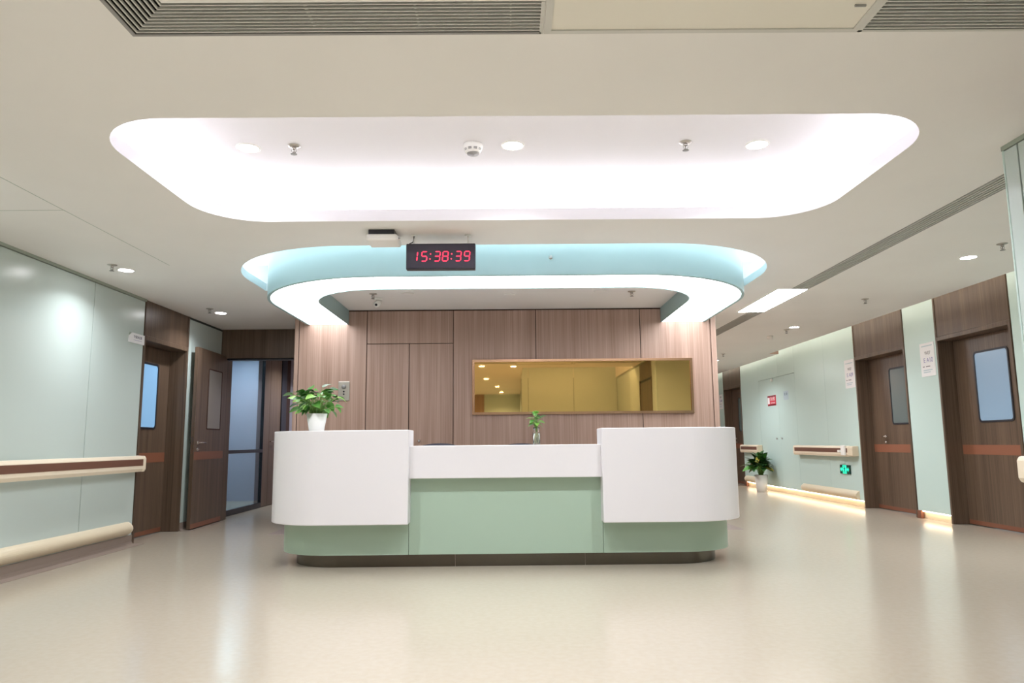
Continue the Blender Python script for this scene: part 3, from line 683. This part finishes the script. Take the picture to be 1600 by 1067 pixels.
for az, el, h, s_ in ((PI, 0.25, 0.205, 1.1), (PI-0.3, 0.0, 0.155, 0.85), (0.1, 0.7, 0.2, 1.1), (0.3, 0.0, 0.18, 0.9), (PI*0.6, 1.0, 0.225, 1.0), (-1.3, 0.3, 0.2, 1.1), (-1.9, 0.2, 0.235, 0.9), (0.0, -0.5, 0.165, 0.8), (1.4, 0.4, 0.21, 1.0), (-1.5, -0.2, 0.17, 0.9), (2.6, 0.9, 0.23, 0.9), (-0.9, 0.1, 0.22, 1.0), (-2.3, -0.1, 0.19, 1.0), (-1.6, 0.7, 0.245, 0.9), (2.9, -0.3, 0.17, 0.9)):
    tip = Vector((0.02*math.cos(az), 0.02*math.sin(az), h)); st.tube([(0, 0, 0.08), (0.006*math.cos(az), 0.006*math.sin(az), 0.12), tip], 0.0018, 5)
    place_leaf(rnd.choice(lv), cu, tip, az, el, rnd.uniform(-0.4, 0.4), s_)
obj('stems', st, 'stem_green', cu, True)

# ------------------------------------------------------------------ digital clock
ck = thing('digital_clock', 'black hanging digital clock showing 15:38:39 in red digits', 'clock', (-0.495, 5.33, 2.29))
obj('case', MB().box(-0.756, -0.235, 5.31, 5.37, 2.29, 2.488, 0.006, 2), 'black_plastic', ck)
obj('face', MB().box(-0.750, -0.241, 5.3075, 5.311, 2.30, 2.478), 'clock_face', ck)
for x in (-0.70, -0.292):
    obj('rod', MB().tube([(x, 5.34, 2.487), (x, 5.34, C)], 0.006, 10).lathe([(0.02, C-0.008), (0.022, C-0.0005)], (x, 5.34, 0), 14), 'white_plastic', ck)
obj('cable', MB().tube([(-0.74, 5.35, 2.488), (-0.735, 5.345, 2.497), (-0.71, 5.34, 2.506), (-0.702, 5.338, 2.53), (-0.70, 5.332, C)], 0.004, 6), 'black_plastic', ck)
SEG = {'1': 'ef', '5': 'afgcd', '3': 'abgcd', '8': 'abcdefg', '9': 'abcdfg'}
SEG['1'] = 'bc'
def digit(ch, x0, z0, wd, ht):
    mb = MB(); t_ = 0.0085; sl = 0.10; g = 0.0022; h2 = ht/2
    bars = {'a': (0, wd, ht, 'h'), 'g': (0, wd, h2, 'h'), 'd': (0, wd, 0, 'h'), 'f': (0, h2, ht, 'v'), 'e': (0, 0, h2, 'v'), 'b': (wd, h2, ht, 'v'), 'c': (wd, 0, h2, 'v')}
    for s in SEG[ch]:
        q = bars[s]
        if q[3] == 'h':
            z = q[2]; pts = [(q[0]+g, z), (q[0]+g+t_/2, z+t_/2), (q[1]-g-t_/2, z+t_/2), (q[1]-g, z), (q[1]-g-t_/2, z-t_/2), (q[0]+g+t_/2, z-t_/2)]
        else:
            x = q[0]; pts = [(x, q[1]+g), (x+t_/2, q[1]+g+t_/2), (x+t_/2, q[2]-g-t_/2), (x, q[2]-g), (x-t_/2, q[2]-g-t_/2), (x-t_/2, q[1]+g+t_/2)]
        mb.prism([(x0+p[0]+p[1]*sl, z0+p[1]) for p in pts], 5.3055, 5.3078, 'y')
    return mb
zd = 2.352; ht = 0.072
for ch, x0 in (('1', -0.715), ('5', -0.642), ('3', -0.545), ('8', -0.484), ('3', -0.387), ('9', -0.322)):
    obj('digit', digit(ch, x0, zd, 0.040, ht), 'led_red', ck)
for x0 in (-0.577, -0.418):
    mb = MB()
    for zz in (0.016, 0.054): mb.lathe([(0.0055, 5.3055), (0.0055, 5.3078)], (x0+zz*0.10, 0, zd+zz), 10, 'y')
    obj('colon', mb, 'led_red', ck)

# ------------------------------------------------------------------ ceiling devices
ap = thing('access_point', 'white square wireless unit on the ceiling left of the clock', 'access point', (-0.92, 5.27, C))
obj('body', MB().box(-1.035, -0.80, 5.16, 5.38, 2.475, 2.525, 0.018, 3), 'white_plastic', ap)
obj('bracket', MB().box(-1.015, -0.825, 5.175, 5.36, 2.524, C-0.0005), 'black_plastic', ap)
obj('plug', MB().lathe([(0.006, -0.80), (0.006, -0.785)], (0, 5.2, 2.50), 8, 'x'), 'grey_plastic', ap)
dt = thing('smoke_detector', 'white smoke detector on the lit tray ceiling', 'smoke detector', (-0.205, 4.335, 2.85))
obj('body', MB().lathe([(0.062, -0.0005), (0.062, -0.018), (0.052, -0.045), (0.042, -0.058)], n=28), 'white_plastic', dt, True)
obj('sensor_cap', MB().lathe([(0.040, -0.0575), (0.036, -0.064), (0.010, -0.066), (0.010, -0.0665)], n=20), 'grey_plastic', dt, True)
for k in range(10):
    a = 2*PI*k/10; ca_, sa_ = math.cos(a), math.sin(a); mb = MB()
    for z, r_ in ((-0.036, 0.0565), (-0.043, 0.0538)):
        mb.add([(r_*ca_-0.011*sa_, r_*sa_+0.011*ca_, z-0.002), (r_*ca_+0.011*sa_, r_*sa_-0.011*ca_, z-0.002), (r_*ca_+0.011*sa_, r_*sa_-0.011*ca_, z+0.002), (r_*ca_-0.011*sa_, r_*sa_+0.011*ca_, z+0.002)], [(0, 1, 2, 3)])
    obj('slot', mb, 'black_plastic', dt, True)

def sprinkler(label, loc):
    t = thing('sprinkler', label, 'sprinkler', loc, 0, 'ceiling sprinklers')
    obj('escutcheon', MB().lathe([(0.040, -0.0005), (0.040, -0.004), (0.022, -0.010), (0.014, -0.010)], n=20), 'satin_steel', t, True)
    obj('nozzle', MB().lathe([(0.013, -0.010), (0.014, -0.022), (0.008, -0.026), (0.003, -0.028), (0.003, -0.046)], n=12), 'chrome', t, True)
    mb = MB()
    for s in (-1, 1): mb.tube([(s*0.012, 0, -0.02), (s*0.015, 0, -0.034), (s*0.004, 0, -0.05)], 0.0025, 6)
    obj('yoke', mb, 'chrome', t, True)
    obj('deflector', MB().lathe([(0.020, -0.052), (0.020, -0.055), (0.004, -0.0555)], n=16), 'grey_plastic', t, True)
    return t
sp0 = sprinkler('ceiling sprinkler inside the lit tray, left of the smoke detector', (-1.325, 4.335, 2.85))
for lab, x, y, z in (('ceiling sprinkler inside the lit tray, right of the smoke detector', 1.125, 4.32, 2.85),
        ('ceiling sprinkler beside the left downlight nearest the camera', -3.43, 6.17, C),
        ('ceiling sprinkler beside the left downlight above the open door leaf', -3.43, 8.25, C),
        ('ceiling sprinkler by the edge of the near right wall', 4.03, 5.71, C),
        ('ceiling sprinkler between the two nearest right corridor downlights', 4.03, 8.0, C),
        ('ceiling sprinkler beside the small round downlight of the right corridor', 4.0, 10.25, C),
        ('ceiling sprinkler farthest away in the right corridor', 3.94, 13.13, C),
        ('ceiling sprinkler inside the canopy, above the dome camera', -1.408, 7.49, C),
        ('ceiling sprinkler inside the canopy, near its right arm', 1.311, 7.47, C)):
    dup(sp0, (x, y, z), lab)
sb = thing('side_sprinkler', 'small chrome sidewall sprinkler on the blue canopy front', 'sprinkler', (0.37, RY0, 2.535))
obj('escutcheon', MB().lathe([(0.016, -0.0005), (0.015, -0.006), (0.008, -0.008)], n=16, axis='y'), 'chrome', sb, True)
obj('nozzle', MB().lathe([(0.007, -0.007), (0.007, -0.03), (0.012, -0.031), (0.012, -0.034)], n=12, axis='y'), 'chrome', sb, True)
cm = thing('security_camera', 'small white security camera under the canopy ceiling', 'security camera', (-1.40, 7.72, C))
obj('mount', MB().lathe([(0.05, -0.0005), (0.05, -0.02), (0.03, -0.03)], n=20), 'white_plastic', cm, True)
obj('housing', MB().tube([(0.01, 0.03, -0.045), (-0.005, -0.06, -0.085)], 0.034, 16), 'white_plastic', cm, True)
obj('lens', MB().tube([(-0.005, -0.0595, -0.0848), (-0.0057, -0.063, -0.0866)], 0.014, 14), 'black_plastic', cm, True)
for lab, x, y in (('flat pale ceiling disc inside the canopy, left', -1.043, 7.475), ('flat pale ceiling disc at the middle of the canopy ceiling', 0.033, 7.586), ('flat pale ceiling disc inside the canopy beside the right sprinkler', 0.975, 7.426)):
    tag(obj('ceiling_disc', MB().lathe([(0.065, C-0.0005), (0.063, C-0.007), (0.05, C-0.009)], (x, y, 0), 24), 'white_plastic'), lab, 'ceiling disc', 'flat discs in the canopy ceiling')
bx = tag(obj('motion_sensor', MB().lathe([(0.045, C-0.0005), (0.045, C-0.03), (0.032, C-0.055), (0.01, C-0.06)], (3.99, 10.88, 0), 18), 'white_plastic'), 'small round white sensor on the right corridor ceiling', 'sensor')

def beam(par, loc, power, col=(0.92, 0.955, 1.0), spread=2.4):
    ld = bpy.data.lights.new('beam', 'AREA'); ld.shape = 'DISK'; ld.size = 0.1; ld.energy = power; ld.color = col; ld.spread = spread
    o = bpy.data.objects.new('beam', ld); COL.objects.link(o); o.parent = par; o.location = loc
    return o
def downlight(label, loc, r=0.062, power=P_DOWN):
    t = thing('downlight', label, 'downlight', loc, 0, 'round ceiling downlights')
    obj('trim_ring', MB().lathe([(r+0.014, -0.0005), (r+0.012, -0.004), (r, -0.005), (r, -0.0005)], n=28, cap=False), 'white_plastic', t, True)
    obj('diffuser', MB().lathe([(0.001, -0.002), (r, -0.002)], n=28, cap=False), 'disc_white', t, True)
    beam(t, (0, 0, -0.008), power)
    return t
d0 = downlight('glowing round downlight in the tray, left', (-1.62, 4.36, 2.85))
for lab, loc in (('glowing round downlight in the tray beside the smoke detector', (0.044, 4.35, 2.85)),
        ('glowing round downlight in the tray, right', (1.591, 4.365, 2.85)),
        ('glowing round downlight on the left ceiling nearest the camera', (-3.411, 6.364, C)),
        ('glowing round downlight on the left ceiling near the open door leaf', (-3.417, 8.54, C)),
        ('glowing round downlight on the right corridor ceiling nearest the camera', (4.029, 6.146, C)),
        ('glowing round downlight on the right corridor ceiling above the unlit pane door', (4.022, 10.016, C)),
        ('glowing round downlight farthest away on the right corridor ceiling', (4.10, 14.2, C)),
        ('glowing downlight reflected in the mirror, upper left', (-0.53, 1.97, C)),
        ('glowing downlight reflected in the mirror, middle', (0.12, 1.85, C)),
        ('glowing downlight reflected in the mirror, second from upper left', (-0.53, -1.08, C)),
        ('glowing downlight reflected in the mirror, low left', (-1.19, -5.5, C)),
        ('round downlight over the left wall, out of the view before the camera', (-3.411, 4.19, C)),
        ('added unseen downlight behind the camera, over the left side of the hall', (-2.0, 0.6, C)),  # unseen, added to lift the ceiling and counter front
        ('added unseen downlight behind the camera, over the passage', (-1.9, -2.2, C)),  # unseen too, added for more bounce onto the ceiling
        ('added downlight brightening the passage seen in the mirror, nearer', (-0.3, -3.6, C)),  # added to brighten the dark passage in the reflection
        ('added downlight brightening the passage seen in the mirror, farther', (-0.2, -6.0, C)),  # second lamp added to brighten the reflected passage
        ('added unseen downlight lighting the far end of the left corridor', (-3.3, 12.5, C))):  # unseen, added to light the lilac end wall
    dl = dup(d0, loc, lab)
    if 'over the left wall' in lab or 'on the left ceiling' in lab:
        for c in kids(dl):
            if c.type == 'LIGHT': c.data = c.data.copy(); c.data.energy = 4.8

# long lit lamp and unlit panel
lt = thing('linear_lamp', 'long white lit panel lamp in the right ceiling slot', 'ceiling light', (3.0, 8.1, C))
obj('diffuser', MB().box(2.84+0.0, 3.15, 7.44, 8.76, C-0.004, C+0.01), 'lamp_white', lt)
obj('frame', MB().box(2.832, 3.158, 7.432, 8.768, C-0.002, C+0.012), 'aluminium', lt)
for k, y in enumerate((11.2, 15.2)):  # unseen copies added to brighten the right corridor
    l2 = dup(lt, (3.0, y+0.66, C), ('added long fill lamp hidden behind the wood wall, nearer', 'added long fill lamp hidden behind the wood wall, farther')[k])
lu = thing('panel_lamp', 'unlit cream panel lamp in the ceiling between the two front grilles', 'ceiling light', (0.75, 2.5, C))
mb = MB(); ringprism(mb, [(1.358, 2.60), (0.15, 2.60), (0.15, 2.2), (1.358, 2.2)], [(1.335, 2.578), (0.178, 2.578), (0.178, 2.2), (1.335, 2.2)], C-0.006, C+0.02, 'z')
obj('frame', mb, 'aluminium', lu)
obj('diffuser', MB().box(0.177, 1.336, 2.2, 2.579, C-0.001, C+0.012), 'diffuser_off', lu)
obj('tab', MB().box(1.27, 1.31, 2.425, 2.432, C-0.009, C-0.001), 'grey_plastic', lu)

# grilles
def grille(name, label, loc):
    return thing(name, label, 'air vent', loc)
g1 = grille('ceiling_vent', 'long grey slatted grille turning a corner at the front left ceiling', (-0.6, 2.5, C))
ns = 9; pitch_ = 0.198/ (ns+0.3)
for k in range(ns):
    d = 0.016+k*pitch_
    xo = -1.42+d; yo = 2.60-d
    obj('slat', MB().box(xo, xo+0.006, 0.02, yo-0.006, C-0.002, C+0.006).box(xo, 0.135, yo-0.006, yo, C-0.002, C+0.006), 'aluminium', g1)
mb = MB(); mb.box(-1.428, -1.412, 0.0, 2.605, C-0.003, C+0.001).box(-1.412, 0.14, 2.592, 2.605, C-0.003, C+0.001)
obj('frame', mb, 'grey_plastic', g1)
for x in (-0.73, -0.33, 0.02): obj('rib', MB().box(x, x+0.006, 2.40, 2.59, C+0.015, C+0.03), 'aluminium', g1)
obj('end_cap', MB().box(0.133, 0.147, 2.398, 2.604, C-0.003, C+0.014), 'aluminium', g1)
g2 = grille('ceiling_vent', 'grey slatted grille at the front right ceiling beside the unlit lamp', (2.0, 2.5, C))
for k in range(ns):
    yo = 2.60-0.016-k*pitch_
    obj('slat', MB().box(1.376, 2.65, yo-0.006, yo, C-0.002, C+0.006), 'aluminium', g2)
mb = MB().box(1.36, 2.66, 2.592, 2.605, C-0.003, C+0.001).box(1.36, 1.376, 2.398, 2.604, C-0.003, C+0.014)
obj('frame', mb, 'aluminium', g2)
def long_vent(label, y0, y1):
    g = grille('ceiling_vent', label, (3.06, (y0+y1)/2, C))
    for k in range(6):
        x = 2.990+k*0.0285
        obj('slat', MB().box(x, x+0.010, y0, y1, C-0.002, C+0.014), 'aluminium', g)
    obj('frame', MB().box(2.974, 2.984, y0, y1, C-0.003, C+0.001).box(3.146, 3.156, y0, y1, C-0.003, C+0.001), 'grey_plastic', g)
    return g
long_vent('narrow slatted grille on the right ceiling before the lit lamp', 3.79, 7.43)
long_vent('narrow slatted grille on the right ceiling beyond the lit lamp', 8.77, 11.09)

# ------------------------------------------------------------------ handrails and bumpers
def rail_profile(x, side):
    """cross-section (x offset from wall, z)"""
    return [(x+side*0.03, 0.745), (x+side*0.085, 0.735), (x+side*0.10, 0.765), (x+side*0.10, 0.868), (x+side*0.088, 0.892), (x+side*0.06, 0.898), (x+side*0.045, 0.885), (x+side*0.045, 0.79), (x+side*0.03, 0.78)]
def handrail(label, x, side, y0, y1, capy):
    t = thing('handrail', label, 'handrail', (x, (y0+y1)/2, 0.74), 0, 'hospital handrails')
    obj('rail', MB().prism(rail_profile(x, side), y0, y1, 'y'), 'rail_cream', t)
    obj('insert', MB().box(*sorted((x+side*0.0995, x+side*0.102)), y0+0.012, y1-0.012, 0.797, 0.862), 'rail_brown', t)
    for c, d in capy:
        a, b2 = sorted((c, c+d*0.05))
        obj('end_cap', MB().prism([(x+side*0.001, 0.74), (x+side*0.09, 0.732), (x+side*0.104, 0.76), (x+side*0.104, 0.87), (x+side*0.09, 0.896), (x+side*0.001, 0.90)], a, b2, 'y', 0.008, 2), 'rail_cream', t)
    n = max(2, int((y1-y0)/1.2)+1)
    for k in range(n):
        y = y0+0.1+(y1-y0-0.2)*k/(n-1)
        obj('bracket', MB().box(*sorted((x+side*0.0005, x+side*0.046)), y-0.03, y+0.03, 0.79, 0.87), 'rail_cream', t)
    return t
handrail('cream handrail with brown insert along the left wall', XL, 1, -6.9, 7.645, [(7.645, 1)])
handrail('cream handrail with brown insert by the first right corridor door', XR, -1, 11.0, 13.05, [(13.05, 1)])
handrail('short cream handrail behind the floor plant', XR, -1, 15.02, 16.1, [(16.05, 1)])
obj('end_block', MB().prism([(XR-0.001, 0.745), (XR-0.09, 0.737), (XR-0.10, 0.76), (XR-0.10, 0.868), (XR-0.09, 0.892), (XR-0.001, 0.896)], 10.85, 11.0, 'y', 0.01, 2), 'bumper_cream', bpy.data.objects['handrail.001'])
obj('end_block', MB().prism([(XR-0.001, 0.745), (XR-0.09, 0.737), (XR-0.10, 0.76), (XR-0.10, 0.868), (XR-0.09, 0.892), (XR-0.001, 0.896)], 14.95, 15.02, 'y', 0.01, 2), 'bumper_cream', bpy.data.objects['handrail.002'])
handrail('cream handrail end showing at the right edge of the view', NX, -1, 0.0, 1.9, [])
hr = thing('handrail', 'cream handrail end on the wall at the right edge of the view', 'handrail', (NX, 3.7, 0.74), 0, 'hospital handrails')
bpy.data.objects['handrail.003']['label'] = 'cream handrail on the near right wall behind the view'
obj('end_cap', MB().prism([(NX-0.001, 0.77), (NX+0.02, 0.765), (NX+0.02, 0.91), (NX-0.001, 0.905)], 3.742, 3.80, 'y', 0.004, 1).prism([(NX+0.10, 0.77), (NX-0.01, 0.765), (NX-0.022, 0.79), (NX-0.022, 0.88), (NX-0.01, 0.903), (NX+0.10, 0.905)], 3.742, 3.85, 'y', 0.012, 2), 'rail_cream', hr)
dsx = thing('sanitiser_holder', 'white clip holder on the handrail beside the right corridor door', 'dispenser', (XR-0.1, 11.1, 0.78))
obj('body', MB().box(XR-0.14, XR-0.1045, 11.04, 11.15, 0.755, 0.905, 0.008, 2), 'white_plastic', dsx)
obj('pump', MB().box(XR-0.15, XR-0.1045, 11.16, 11.24, 0.80, 0.835, 0.006, 2), 'white_plastic', dsx)

def bumper(label, x, side, y0, y1):
    t = thing('bumper_rail', label, 'bumper rail', (x, (y0+y1)/2, 0.1), 0, 'low wall bumpers')
    pr_ = [(x+side*0.0005, 0.10)]+[(x+side*(0.0005+0.058*math.sin(PI*k/10)**0.7), 0.10+0.135*k/10) for k in range(1, 10)]+[(x+side*0.0005, 0.235)]
    obj('rail', MB().prism(pr_, y0, y1-0.03, 'y'), 'bumper_cream', t)
    obj('end_cap', MB().prism([(x+side*0.0005, 0.10)]+[(x+side*(0.0005+0.059*math.sin(PI*k/10)**0.7), 0.10+0.135*k/10) for k in range(1, 10)]+[(x+side*0.0005, 0.235)], y1-0.03, y1, 'y', 0.006, 2), 'rail_cream', t)
bumper('thick cream bumper rail low along the left wall', XL, 1, -6.9, 7.60)
bumper('cream bumper rail below the green exit sign', XR, -1, 10.92, 12.97)
bumper('short cream bumper rail behind the white floor pot', XR, -1, 15.1, 16.05)

# ------------------------------------------------------------------ signs
RZR = (PI/2, 0, -PI/2)      # text reading on a wall that faces -X
RZL = (PI/2, 0, PI/2)       # on a wall that faces +X
s1 = thing('room_sign', 'white room name sign with dark lettering beside the left wall door', 'sign', (XL, 7.53, 2.06))
obj('plate', MB().prism([(7.375, 2.06), (7.685, 2.06), (7.685, 2.162), (7.425, 2.162), (7.375, 2.125)], XL, XL+0.012, 'x'), 'paper_white', s1)
obj('corner', MB().prism([(7.380, 2.133), (7.417, 2.162), (7.392, 2.162)], XL, XL+0.010, 'x'), 'trim_green', s1)
text('lettering', '专家办公室', 0.034, (XL+0.0125, 7.545, 2.122), RZL, 'ink_dark', s1)
obj('underline', MB().box(XL+0.012, XL+0.0128, 7.46, 7.63, 2.089, 2.092), 'ink_blue', s1)
def paper(label, y0, y1, z0, z1, l1, l2):
    t = thing('door_notice', label, 'notice', (XR, (y0+y1)/2, z0), 0, 'white notices beside the right doors')
    obj('sheet', MB().box(XR-0.006, XR-0.0005, y0, y1, z0, z1, 0.001, 1), 'paper_white', t)
    ym = (y0+y1)/2
    text('lettering', l1, 0.062, (XR-0.0065, ym-0.01, z0+0.285), RZR, 'ink_grey', t)
    text('lettering', l2, 0.082, (XR-0.0065, ym-0.015, z0+0.195), RZR, 'ink_blue', t)
    for zz, a, b2 in ((0.115, 0.04, 0.08), (0.115, 0.11, 0.2), (0.07, 0.05, 0.24), (0.045, 0.05, 0.2), (0.37, 0.04, 0.27)):
        obj('print_line', MB().box(XR-0.0068, XR-0.006, max(y0+0.01, y1-b2), y1-a, z0+zz, z0+zz+0.012), 'ink_grey' if zz == 0.115 else 'sticker_blue', t)
paper('white notice reading E A10 beside the pale blue pane door', 8.735, 9.04, 1.758, 2.172, 'W07', 'E A10')
paper('white notice reading E A09 beside the unlit pane door', 10.80, 11.11, 1.765, 2.195, 'W07', 'E A09')
t = paper('small white notice beyond the farthest corridor door', 17.55, 17.85, 1.75, 2.1, 'W07', 'E A08')
rs = thing('hydrant_sign', 'small red and white notice on the flush cupboard door', 'sign', (XR, 14.3, 1.66))
obj('plate', MB().box(XR-0.006, XR-0.0005, 14.06, 14.50, 1.662, 1.862), 'sign_red', rs)
obj('white_field', MB().box(XR-0.0066, XR-0.006, 14.385, 14.49, 1.70, 1.825), 'paper_white', rs)
for z0 in (1.664, 1.833): obj('dark_bar', MB().box(XR-0.0066, XR-0.006, 14.065, 14.495, z0, z0+0.027), 'sign_maroon', rs)
text('lettering', '消火栓', 0.085, (XR-0.007, 14.225, 1.79), RZR, 'paper_white', rs)
obj('print_line', MB().box(XR-0.0068, XR-0.006, 14.10, 14.34, 1.722, 1.728).box(XR-0.0068, XR-0.006, 14.10, 14.34, 1.705, 1.711), 'paper_white', rs)
bs = thing('blue_sticker', 'small pale blue square sticker on the flush cupboard door', 'sticker', (XR, 13.55, 1.74))
obj('film', MB().box(XR-0.002, XR-0.0005, 13.42, 13.66, 1.735, 1.90), 'sticker_blue', bs)
obj('mark', MB().lathe([(0.03, XR-0.0025), (0.03, XR-0.002)], (0, 13.50, 1.845), 12, 'x').lathe([(0.03, XR-0.0025), (0.03, XR-0.002)], (0, 13.59, 1.845), 12, 'x'), 'sticker_mark', bs)
tag(obj('door_light', MB().lathe([(0.025, XR-0.03), (0.03, XR-0.02), (0.03, XR-0.0005)], (0, 14.2, 2.16), 14, 'x'), 'white_plastic'), 'tiny white round fitting at the top of the flush cupboard', 'door fitting')
ex = thing('exit_sign', 'green glowing emergency exit sign low on the right corridor wall', 'sign', (XR, 11.31, 0.47))
obj('plate', MB().box(XR-0.02, XR-0.0005, 11.14, 11.475, 0.468, 0.605, 0.004, 1), 'exit_dark', ex)
obj('glow_field', MB().box(XR-0.022, XR-0.02, 11.25, 11.375, 0.472, 0.601), 'exit_green', ex)
def arrow(yc, d):
    return MB().prism([(yc+d*0.04, 0.5365), (yc, 0.572), (yc, 0.552), (yc-d*0.035, 0.552), (yc-d*0.035, 0.521), (yc, 0.521), (yc, 0.501)], XR-0.022, XR-0.02, 'x')
obj('arrow', arrow(11.42, 1), 'exit_green', ex); obj('arrow', arrow(11.205, -1), 'exit_green', ex)
mb = MB().lathe([(0.012, XR-0.0235), (0.012, XR-0.022)], (0, 11.318, 0.582), 12, 'x')
for pts in ([(11.325, 0.568), (11.305, 0.568), (11.30, 0.528), (11.322, 0.528)], [(11.305, 0.53), (11.318, 0.53), (11.300, 0.482), (11.288, 0.482)], [(11.312, 0.53), (11.324, 0.53), (11.345, 0.50), (11.352, 0.482), (11.340, 0.482)], [(11.325, 0.566), (11.345, 0.545), (11.338, 0.540), (11.318, 0.556)], [(11.303, 0.566), (11.282, 0.55), (11.288, 0.544), (11.306, 0.556)]):
    mb.prism(pts, XR-0.0235, XR-0.022, 'x')
obj('running_figure', mb, 'exit_dark', ex)
